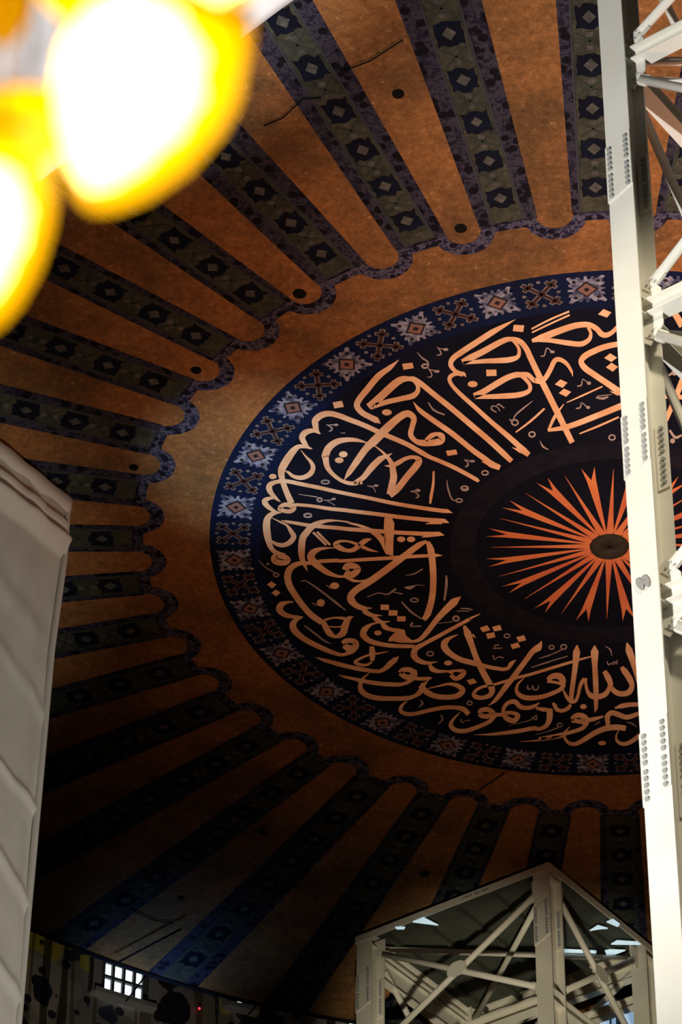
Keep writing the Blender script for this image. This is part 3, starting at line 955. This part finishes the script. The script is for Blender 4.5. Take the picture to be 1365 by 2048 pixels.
for ln in MRINGS.strip().split('\n'):
    k, v = ln.split(); kk = KEYS[k]; x, y, a, b, w = [float(q) * kk[2] for q in v.split(',')]
    ribbon([[kk[0] + x + a * math.cos(t * math.pi / 8), kk[1] + y + b * math.sin(t * math.pi / 8), w] for t in range(17)], 1)
for ln in POLYS.strip().split('\n'):
    z = zlay()
    f = poly(bm, [on_z(x, y, z) for x, y in parse(ln)], 0)
    bmesh.ops.triangulate(bm, faces=[f])
obj('calligraphy', bm, [LETTER, MARK], medal)

# ------------------------------------------------------------------ scaffold towers
UZ = V((0, 0, 1))
FW, FD = 0.40, 0.50      # post flange width and section depth

def z_at(px, py, p):
    """height at which the sight line meets the vertical line through p (by horizontal distance)"""
    d = ray(px, py)
    h = math.hypot(p.x - EYE.x, p.y - EYE.y)
    return EYE.z + d.z * h / math.hypot(d.x, d.y)

def bolt_mesh(r=0.031, h=0.032):
    b_ = bmesh.new()
    for rr, z0, z1 in ((r * 1.35, 0, h * 0.25), (r, h * 0.25, h)):
        a = [b_.verts.new((rr * math.cos(i * math.pi / 3), rr * math.sin(i * math.pi / 3), z0)) for i in range(6)]
        c = [b_.verts.new((rr * math.cos(i * math.pi / 3), rr * math.sin(i * math.pi / 3), z1)) for i in range(6)]
        for i in range(6):
            j = (i + 1) % 6
            b_.faces.new((a[i], a[j], c[j], c[i]))
        b_.faces.new(c)
    me = bpy.data.meshes.new('bolt')
    b_.normal_update()
    b_.to_mesh(me); b_.free()
    return me
BOLT_ME = bolt_mesh()
BOLT_ME.materials.append(BOLT)
BASIS = Matrix((BX, V((0, 0, 1)), -AX)).transposed()   # bolt +z -> -AX (out of the front flange)

def splice(root, post_p, zc, ln, m, single):
    """bolted cover plate on the front flange, plus plates on the inner faces"""
    bm = bmesh.new()
    front = post_p - AX * (FD / 2 + 0.012)
    s = FW / 2 + 0.006
    sk = 0.16
    pts = [front - BX * s + UZ * (zc - ln / 2 + sk), front + BX * s + UZ * (zc - ln / 2 - 0.02),
           front + BX * s + UZ * (zc + ln / 2 - 0.05), front - BX * s + UZ * (zc + ln / 2 + 0.12)]
    plate(bm, pts, AX, 0.024)
    back = post_p + AX * (FD / 2 - 0.042)
    box(bm, back - BX * 0.11 + UZ * zc, BX, AX, UZ, 0.17, 0.024, ln)
    sp = obj('splice_plate', bm, m, root)
    rows_ = []
    for k in range(10):
        zz = zc + ln / 2 - 0.10 - k * (ln - 0.22) / 9.0 - (0.02 if k > 4 else -0.02)
        rows_.append(front - BX * 0.135 + UZ * (zz + 0.08) - AX * 0.012)
        rows_.append(front + BX * 0.135 + UZ * (zz - 0.03) - AX * 0.012)
        rows_.append(back - BX * 0.13 + UZ * zz - AX * 0.012)
    for p in rows_:
        o = link('bolt', BOLT_ME, BOLT, None)
        o.parent = sp
        o.matrix_parent_inverse = sp.matrix_world.inverted()
        o.matrix_world = Matrix.Translation(p) @ BASIS.to_4x4()
    return sp

def tower(name, label, F, la, lb, z_top, levels, m, splices, splice_corner, single, deck):
    """levels: heights of the ring beams from the top down; posts stand on the floor"""
    root = thing(name, label, 'scaffold', V((F.x, F.y, 0)))
    c = {'F': V((F.x, F.y, 0)), 'L': V((F.x, F.y, 0)) + BX * lb, 'R': V((F.x, F.y, 0)) + AX * la}
    c['B'] = c['L'] + AX * la
    for k in 'FLRB':
        bm = bmesh.new()
        hbeam(bm, c[k], c[k] + UZ * z_top, AX, FW, FD, 0.03)
        # stiffeners at each level
        for z in levels:
            for dz in (-0.14, 0.14):
                for s in (-1, 1):
                    box(bm, c[k] + UZ * (z + dz) + BX * (s * 0.10), AX, BX, UZ, FD - 0.06, 0.18, 0.02)
        obj('post', bm, m, root)
    faces = (('F', 'L', AX), ('F', 'R', BX), ('L', 'B', BX), ('R', 'B', AX))
    for (a, b, nrm) in faces:
        dirv = (c[b] - c[a]).normalized()
        off = (FD / 2 if abs(dirv.dot(AX)) > 0.5 else 0.05)
        A0, B0 = c[a] + dirv * off, c[b] - dirv * off
        for z in levels:
            if deck and z == levels[0] and a == 'F':
                continue
            bm = bmesh.new()
            hbeam(bm, A0 + UZ * z, B0 + UZ * z, UZ, 0.26, 0.26, 0.022)
            obj('beam', bm, m, root)
        for i in range(len(levels) - 1):
            z1, z0 = levels[i] - (0.28 if single else 0.2), levels[i + 1] + 0.28
            ends = ((A0 + UZ * z1, B0 + UZ * z0), (B0 + UZ * z1, A0 + UZ * z0))
            for e0, e1 in ends:
                dd = (e1 - e0).normalized()
                bm = bmesh.new()
                tube(bm, e0 + dd * 0.35, e1 - dd * 0.35, 0.07, 14)
                for q, sg in ((e0, 1), (e1, -1)):
                    x, y, z = frame_of(q, q + dd * sg, nrm)
                    box(bm, q + dd * (sg * 0.32), x, y, z, 0.05, 0.17, 0.34)
                    for u in (-0.045, 0.045):
                        for w in (0.22, 0.32):
                            for t_ in (-1, 1):
                                tube(bm, q + dd * (sg * w) + y * u + x * (0.02 * t_), q + dd * (sg * w) + y * u + x * (0.038 * t_), 0.02, 6, mi=1)
                obj('brace', bm, [m, BOLT], root)
                for q, sg in ((e0, -1), (e1, 1)):
                    hd = dirv if (q - A0).dot(dirv) < (B0 - A0).length / 2 else -dirv
                    zs = UZ * (1 if sg > 0 else -1)
                    gm = bmesh.new()
                    plate(gm, [q - hd * 0.02 - zs * 0.22, q - hd * 0.02 + zs * 0.2, q + hd * 0.12 + zs * 0.34, q + hd * 0.34 + zs * 0.05, q + hd * 0.34 - zs * 0.22], nrm, 0.02)
                    obj('gusset_plate', gm, m, root)
            mid = (ends[0][0] + ends[0][1]) / 2
            pts = []
            for (sx, sz) in ((-0.26, 0.10), (-0.10, 0.2), (0.10, 0.2), (0.26, 0.10), (0.26, -0.10), (0.10, -0.2), (-0.10, -0.2), (-0.26, -0.10)):
                pts.append(mid + dirv * sx * 0.95 + UZ * sz * 0.9 - nrm * 0.075)
            gm = bmesh.new()
            plate(gm, pts, nrm, 0.016)
            obj('gusset_plate', gm, m, root)
    for zi, z in enumerate(levels):
        if zi > 3:
            break
        for a, b in (('L', 'R'), ('F', 'B')):
            bm = bmesh.new()
            dd = (c[b] - c[a]).normalized()
            sh = (-0.30 if a == 'L' else -0.44) if single else (-0.10 if a == 'L' else -0.24)
            tube(bm, c[a] + dd * 0.25 + UZ * (z + sh), c[b] - dd * 0.25 + UZ * (z + sh), 0.065, 12)
            obj('plan_brace', bm, m, root)
    for z in splices:
        for k in splice_corner:
            splice(root, c[k], z, 1.1 if single else 0.95, m, single and k == splice_corner[0])
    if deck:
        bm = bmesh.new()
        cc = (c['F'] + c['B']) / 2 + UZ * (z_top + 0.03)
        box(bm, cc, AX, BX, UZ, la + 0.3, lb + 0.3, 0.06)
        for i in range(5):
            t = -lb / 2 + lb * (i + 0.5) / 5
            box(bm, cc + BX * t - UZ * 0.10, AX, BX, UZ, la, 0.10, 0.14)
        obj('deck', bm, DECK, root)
        for (a, b, z_, dep) in (('L', 'B', z_top - 0.62, 0.50), ('R', 'B', z_top - 0.50, 0.34), ('R', 'B', z_top - 1.25, 0.26)):
            bm = bmesh.new()
            dv = (c[b] - c[a]).normalized()
            hbeam(bm, c[a] + dv * 0.25 + UZ * z_, c[b] - dv * 0.25 + UZ * z_, UZ, 0.2, dep, 0.025)
            obj('girder', bm, m, root)
        bm = bmesh.new()
        for (a, b, n_) in (('F', 'L', -AX), ('F', 'R', -BX), ('L', 'B', BX), ('R', 'B', AX)):
            dv = (c[b] - c[a]).normalized()
            mid = (c[a] + c[b]) / 2 + UZ * (z_top - 0.08) + n_ * (FD / 2 + 0.015 if abs(n_.dot(AX)) > 0.5 else FW / 2 + 0.015)
            box(bm, mid, dv, n_, UZ, (c[b] - c[a]).length + (FW if abs(n_.dot(AX)) > 0.5 else FD) + 0.03, 0.03, 0.17)
        obj('fascia', bm, m, root)
    return root, c

zt = PF.z - 0.10
PFC = PF + AX * 0.25 + BX * 0.2
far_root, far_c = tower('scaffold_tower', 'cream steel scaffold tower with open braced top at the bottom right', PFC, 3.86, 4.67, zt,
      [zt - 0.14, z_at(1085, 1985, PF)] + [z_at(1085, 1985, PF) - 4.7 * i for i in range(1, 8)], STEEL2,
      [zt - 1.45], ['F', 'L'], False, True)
# bluish light panels under the deck and a glazed panel on the back face
LED = mat('cool_light_panel', (0.6, 0.7, 0.75), 0.4, emit=(0.62, 0.85, 0.95), estr=0.62)
for base, pts in (((965, 1648), ((735, 727), (790, 692), (858, 712), (800, 716))), ((965, 1648), ((850, 668), (895, 650), (940, 682), (925, 700))),
                  ((965, 1648), ((880, 820), (920, 796), (1060, 805), (1084, 822))), ((965, 1648), ((540, 855), (780, 866), (780, 881), (545, 874))),
                  ((965, 1648), ((838, 864), (880, 858), (978, 862), (905, 889), (850, 890))), ((683, 1648), ((488, 668), (560, 638), (662, 690))),
                  ((683, 1648), ((368, 704), (436, 704), (430, 716), (380, 716)))):
    bm = bmesh.new()
    plate(bm, [on_z(base[0] + x / 3.4125, base[1] + y / 3.4125, zt - 0.19) for x, y in pts], V((0, 0, 1)), 0.03)
    obj('light_panel', bm, LED, far_root)
pn = far_c['B'] + AX * 0.45
cells = bmesh.new()
for (x0, x1) in ((1201, 1219), (1225, 1232), (1248, 1268), (1274, 1295)):
    for (y0, y1) in ((2003, 2020), (2024, 2072)):
        plate(cells, [on_plane(x, y, pn, AX) for x, y in ((x0, y0), (x1, y0), (x1, y1), (x0, y1))], AX, 0.03)
gp = obj('glazed_panel', cells, PANEB, far_root)
bm = bmesh.new()
plate(bm, [on_plane(x, y, pn + AX * 0.05, AX) for x, y in ((1196, 1998), (1300, 1998), (1300, 2078), (1196, 2078))], AX, 0.03)
obj('panel_backing', bm, FRAME, far_root)

# smudged handwriting along the top edge beam
bm = bmesh.new()
r2 = random.Random(3)
q0 = far_c['F'] + UZ * (zt - 0.08) - AX * 0.282
for i in range(11):
    p = q0 + BX * (1.35 + i * 0.062)
    if i in (3, 6):
        continue
    h = 0.03 + 0.03 * r2.random()
    box(bm, p, BX, AX, UZ, 0.012, 0.004, h)
    box(bm, p + BX * 0.02 + UZ * (h * 0.3 * (1 if i % 2 else -1)), BX, AX, UZ, 0.04, 0.004, 0.012)
obj('handwriting', bm, BLACK, far_root)

NL = [z_at(1258, 128, PN), z_at(1300, 632, PN), z_at(1340, 1205, PN)]
st = NL[1] - NL[2]
nlev = NL + [NL[2] - st * i for i in range(1, 6)]
near_zt = ZC - 0.15
PNF = PN - BX * 5.07
near_root, near_c = tower('scaffold_tower', 'tall white steel lattice column running the full height along the right edge', PNF, 4.36, 5.07, near_zt,
      [near_zt - 0.35] + [z for z in nlev if z > 1.5], STEEL, [z_at(1240, 360, PN), z_at(1272, 905, PN), z_at(1315, 1548, PN)], ['L'], True, False)

# two grey oval tags on the near post
tg = thing('oval_tags', 'pair of small grey oval tags fixed to the white post on the right', 'tag', on_plane(1291, 1165, PN - AX * (FD / 2 + 0.03), AX))
for (x, y) in ((1281, 1168), (1293, 1162)):
    c_ = on_plane(x, y, PN - AX * (FD / 2 + 0.02), AX)
    bm = bmesh.new()
    ex = (BX * 0.35 + UZ * 0.94).normalized(); ey = AX.cross(ex)
    plate(bm, [c_ + ex * (0.11 * math.cos(t * math.pi / 12)) + ey * (0.045 * math.sin(t * math.pi / 12)) for t in range(24)], AX, 0.03)
    obj('tag', bm, mat('grey_tag', (0.24, 0.235, 0.23), 0.5, noise=(30, 0.2, (0.34, 0.335, 0.33))), tg)

# ------------------------------------------------------------------ tarpaulin wrapped tower on the left
T0 = on_z(139, 1003, ZC - 0.25)
wrap = thing('wrapped_tower', 'scaffold tower wrapped in grey white tarpaulin at the left edge', 'scaffold', V((T0.x, T0.y, 0)))
TN = -BX
edge_px = [(139, 1003), (133, 1112), (107, 1302), (78, 1626), (61, 1815), (48, 1965), (38, 2080)]
ev = []
for (x, y) in edge_px:
    p = on_plane(x, y, T0, TN)
    ev.append(((p - T0).dot(AX), p.z))
ev.append((ev[-1][0] - 0.4, 0.02))
def edge_u(z):
    for i in range(len(ev) - 1):
        if ev[i][1] >= z >= ev[i + 1][1]:
            t = (ev[i][1] - z) / (ev[i][1] - ev[i + 1][1])
            return ev[i][0] + (ev[i + 1][0] - ev[i][0]) * t
    return ev[-1][0]
ridges = []
for (x0, y0, x1, y1, w, h) in ((0, 1530, 72, 1622, 0.10, 0.07), (0, 1716, 55, 1812, 0.12, 0.075), (0, 1938, 42, 2005, 0.12, 0.07),
                               (34, 1345, 90, 1436, 0.16, 0.04), (0, 1165, 60, 1250, 0.25, 0.04), (40, 1600, 28, 1960, 0.14, 0.035), (60, 1400, 52, 1620, 0.12, 0.03)):
    a = on_plane(x0, y0, T0, TN); b = on_plane(x1, y1, T0, TN)
    ridges.append(((a - T0).dot(AX), a.z, (b - T0).dot(AX), b.z, w, h))
PLEAT = ((-1, 0.0), (0.30, 0.0), (0.62, 0.02), (0.66, 0.14), (0.74, 0.03), (1.04, 0.22), (1.42, 0.0), (60, 0.0))
def relief(u, z, edge):
    d = 0.0
    for (u0, z0, u1, z1, w, h) in ridges:
        vx, vz = u1 - u0, z1 - z0
        t = min(1.02, ((u - u0) * vx + (z - z0) * vz) / (vx * vx + vz * vz))
        dd = math.hypot(u - u0 - vx * t, z - z0 - vz * t)
        d += h * math.exp(-(dd / w) ** 2)
    q = T0.z - z
    for k in range(len(PLEAT) - 1):
        if PLEAT[k][0] <= q <= PLEAT[k + 1][0]:
            d += PLEAT[k][1] + (PLEAT[k + 1][1] - PLEAT[k][1]) * (q - PLEAT[k][0]) / (PLEAT[k + 1][0] - PLEAT[k][0])
    d += 0.012 * math.sin(u * 4 + z * 1.1) + 0.006 * math.sin(u * 9 - z * 2.3)
    return d * min(1.0, 0.15 + max(0.0, edge - u) / 0.12)
bm = bmesh.new()
zz = [ev[0][1] - 0.18 - i * 0.06 for i in range(400)]
zz = [z for z in zz if z > ev[-2][1] - 1] + [15, 0.02]
NU = 60
rows = []
for z in zz:
    eu = edge_u(z)
    row = []
    for i in range(NU + 1):
        u = eu - 4.7 * (i / NU) ** 1.3
        row.append(bm.verts.new(T0 + AX * u + TN * (relief(u, z, eu) if z > 16 else 0) + UZ * (z - T0.z)))
    rows.append(row)
for a, b in zip(rows[:-1], rows[1:]):
    for i in range(NU):
        bm.faces.new((a[i], a[i + 1], b[i + 1], b[i])).smooth = True
# the return side, running back from the corner
back = []
for z in zz:
    eu = edge_u(z)
    back.append([bm.verts.new(T0 + AX * (eu - (0.004 if k == 0 else 0.3)) + TN * ((relief(eu, z, eu) if z > 16 else 0) - k * 1.0) + UZ * (z - T0.z)) for k in range(6)])
for a, b in zip(back[:-1], back[1:]):
    for i in range(5):
        bm.faces.new((a[i + 1], a[i], b[i], b[i + 1])).smooth = True
obj('tarpaulin', bm, TARP, wrap)
# folded top band with its slack lower hem
bm = bmesh.new()
n = 40
top_, mid_, low_ = [], [], []
for i in range(n + 1):
    u = -4.9 * i / n
    top_.append(bm.verts.new(T0 + AX * u + TN * 0.02 + UZ * 0.06))
    mid_.append(bm.verts.new(T0 + AX * u + TN * (0.09 + 0.01 * math.sin(i))))
    low_.append(bm.verts.new(T0 + AX * u + TN * (0.05 + 0.02 * math.sin(i * 0.7)) - UZ * (0.33 + 0.03 * math.sin(i * 1.1))))
for a, b in ((top_, mid_), (mid_, low_)):
    for i in range(n):
        bm.faces.new((a[i], a[i + 1], b[i + 1], b[i])).smooth = True
o = obj('top_band', bm, TARP, wrap)
md = o.modifiers.new('thick', 'SOLIDIFY'); md.thickness = 0.02
bm = bmesh.new()
za = [ev[0][1] - 0.06 - i * 0.25 for i in range(90)]
za = [z for z in za if z > ev[-2][1]]
cols = []
for z in za:
    eu = edge_u(z)
    cols.append([bm.verts.new(T0 + AX * (eu + du) + TN * dn + UZ * (z - T0.z)) for du, dn in ((-0.14, 0.0), (-0.13, 0.05), (-0.05, 0.065), (0.01, 0.03), (0.02, -0.05))])
for a, b in zip(cols[:-1], cols[1:]):
    for i in range(4):
        bm.faces.new((a[i + 1], a[i], b[i], b[i + 1])).smooth = True
obj('corner_seam', bm, TARP, wrap)

# ------------------------------------------------------------------ white netting at the top left
bm = bmesh.new()
zn = 38.2
pa, pb = on_z(300, 205, zn), on_z(640, -22, zn)
dirn = (pb - pa).normalized()
out = V((dirn.y, -dirn.x, 0))
if out.x > 0:
    out = -out
rows = []
n, mrows = 60, 40
for i in range(n + 1):
    t = -0.9 + 2.2 * i / n
    row = []
    for j in range(mrows + 1):
        s = 6.0 * j / mrows
        p = pa.lerp(pb, t) + out * s
        zf = 0.10 * math.sin(s * 3.1 + t * 2) + 0.06 * math.sin(s * 7.3 - t * 5) + 0.14 * s
        row.append(bm.verts.new(p + UZ * zf))
    rows.append(row)
for a, b in zip(rows[:-1], rows[1:]):
    for j in range(mrows):
        bm.faces.new((a[j], a[j + 1], b[j + 1], b[j])).smooth = True
net = obj('netting', bm, NET)
md = net.modifiers.new('thick', 'SOLIDIFY'); md.thickness = 0.012
tag(net, 'white mesh netting sheet stretched behind the glowing lamps at the top left', 'netting')
spot('flood_netting', (4.0, 26.0, 12.0), pa + out * 1.5, 38000, (1.0, 0.95, 0.93), 22, 0.5, 0.3)

# ------------------------------------------------------------------ cables near the wall
for i, (a, b, da, db, lb) in enumerate((((232, 1927), (362, 1858), ZC - 0.2, ZC - 0.2, 'thin black cable slanting under the canopy edge above the bright window'),
                                        ((296, 1945), (252, 2003), 0, 0, 'thin black cable crossing the lower right panes of the bright window'),
                                        ((512, 2012), (470, 2060), 0, 0, 'thin black cable hanging beside the small lit opening at the bottom'))):
    if i == 0:
        p, q_ = on_z(*a, ZC - 0.2), on_z(*b, ZC - 0.2)
    else:
        p, q_ = on_cyl(*a, 18.9), on_cyl(*b, 18.9)
    bm = bmesh.new()
    tube(bm, p, q_, 0.026 if i == 0 else 0.02, 8)
    o = obj('cable', bm, CABLE)
    tag(o, lb, 'cable', None)

p = on_cyl(399, 2017, RW - 0.12)
bm = bmesh.new()
bmesh.ops.create_icosphere(bm, subdivisions=2, radius=0.03, matrix=Matrix.Translation(p))
o = obj('indicator_light', bm, mat('red_led', (0.4, 0.02, 0.02), emit=(1, 0.03, 0.06), estr=2.0))
tag(o, 'tiny red indicator light glowing on the dark wall at the bottom', 'light')

# ------------------------------------------------------------------ lamps of the near chandelier (far out of focus)
def emis(name, col, s):
    m = mat(name, (0.02, 0.02, 0.02), emit=col, estr=s)
    try:
        m.cycles.emission_sampling = 'NONE'
    except Exception:
        pass
    return m
HOT = emis('lamp_bulb_white_hot', (1.0, 0.66, 0.20), 8.0)
AMBER = emis('amber_glass_glow', (1.0, 0.46, 0.0), 2.3)
DIMAMB = emis('dim_amber_glass', (1.0, 0.40, 0.0), 1.0)
BRASS = mat('lamp_brass', (0.35, 0.22, 0.07), 0.4, metal=0.8)

def lathe(bm, prof, c, ax, seg=28):
    x, y, z = frame_of(V((0, 0, 0)), ax, V((0.2, 0.9, 0.1)))
    prev = None
    for (r, h) in prof:
        cur = [bm.verts.new(c + x * (r * math.cos(2 * math.pi * i / seg)) + y * (r * math.sin(2 * math.pi * i / seg)) + z * h) for i in range(seg)]
        if prev:
            for i in range(seg):
                j = (i + 1) % seg
                bm.faces.new((prev[i], prev[j], cur[j], cur[i])).smooth = True
        prev = cur
    return prev

DL = 3.6
def lamp(px, py, rx, ry, tilt, label, hot=0.72, dist=DL, glow=None, shift=(0, 0)):
    c = at_dist(px, py, dist)
    s = dist / F_PX
    cb = at_dist(px + shift[0], py + shift[1], dist)
    ax = (UP * math.cos(tilt) + RT * math.sin(tilt))
    r_, h_ = rx * s, ry * s
    root = thing('hanging_lamp', label, 'lamp', c, 'glowing chandelier lamps')
    # pointed glass bowl: open rim on top, drop-shaped bottom
    prof = [(0.02, -1.0), (0.22, -0.93), (0.5, -0.72), (0.8, -0.35), (0.97, 0.05), (1.0, 0.35), (0.9, 0.68), (0.72, 0.9), (0.66, 1.0), (0.6, 0.97)]
    bm = bmesh.new()
    lathe(bm, [(r_ * a, h_ * b) for a, b in prof], c, ax)
    obj('glass_bowl', bm, glow or AMBER, root)
    if hot:
        bm = bmesh.new()
        off = fwd * (-r_ * 1.02)
        lathe(bm, [(r_ * hot * a, h_ * hot * b) for a, b in ((0.02, -1.02), (0.3, -0.88), (0.6, -0.6), (0.88, -0.2), (1, 0.2), (0.9, 0.6), (0.6, 0.9), (0.02, 1.0))], cb + off * 0.35, ax)
        obj('bulb', bm, HOT, root)
    bm = bmesh.new()
    tube(bm, c + ax * h_, c + ax * h_ + V((0, 0, 1.2)), 0.004, 8)
    lathe(bm, [(r_ * 0.7, h_ * 0.93), (r_ * 0.74, h_ * 0.98), (r_ * 0.7, h_ * 1.03)], c, ax)
    obj('hanger', bm, BRASS, root)
    return root
lamp(274, 203, 180, 230, 0.40, 'largest glowing amber lamp, white hot and out of focus at the upper left', hot=0.85, shift=(-14, -6))
lamp(-18, 455, 116, 200, 0.06, 'glowing amber lamp cut by the left edge below the largest lamp', hot=0.76, dist=3.5)
lamp(400, -42, 120, 80, 0.2, 'glowing white lamp cut by the top edge right of the largest lamp', hot=0.84, dist=4.2)
lamp(446, 112, 50, 95, 0.25, 'dim orange lamp glow on the right flank of the largest lamp', hot=0, dist=4.4, glow=DIMAMB)
lamp(-22, 0, 92, 100, -0.5, 'dim orange lamp glow in the very top left corner', hot=0, dist=4.5, glow=DIMAMB)
lamp(150, -38, 92, 84, 0.0, 'yellow lamp glow cut by the top edge left of the largest lamp', hot=0, dist=4.3)
lamp(50, 262, 100, 84, 0.0, 'small yellow lamp glow between the largest lamp and the left edge', hot=0.4, dist=3.95)
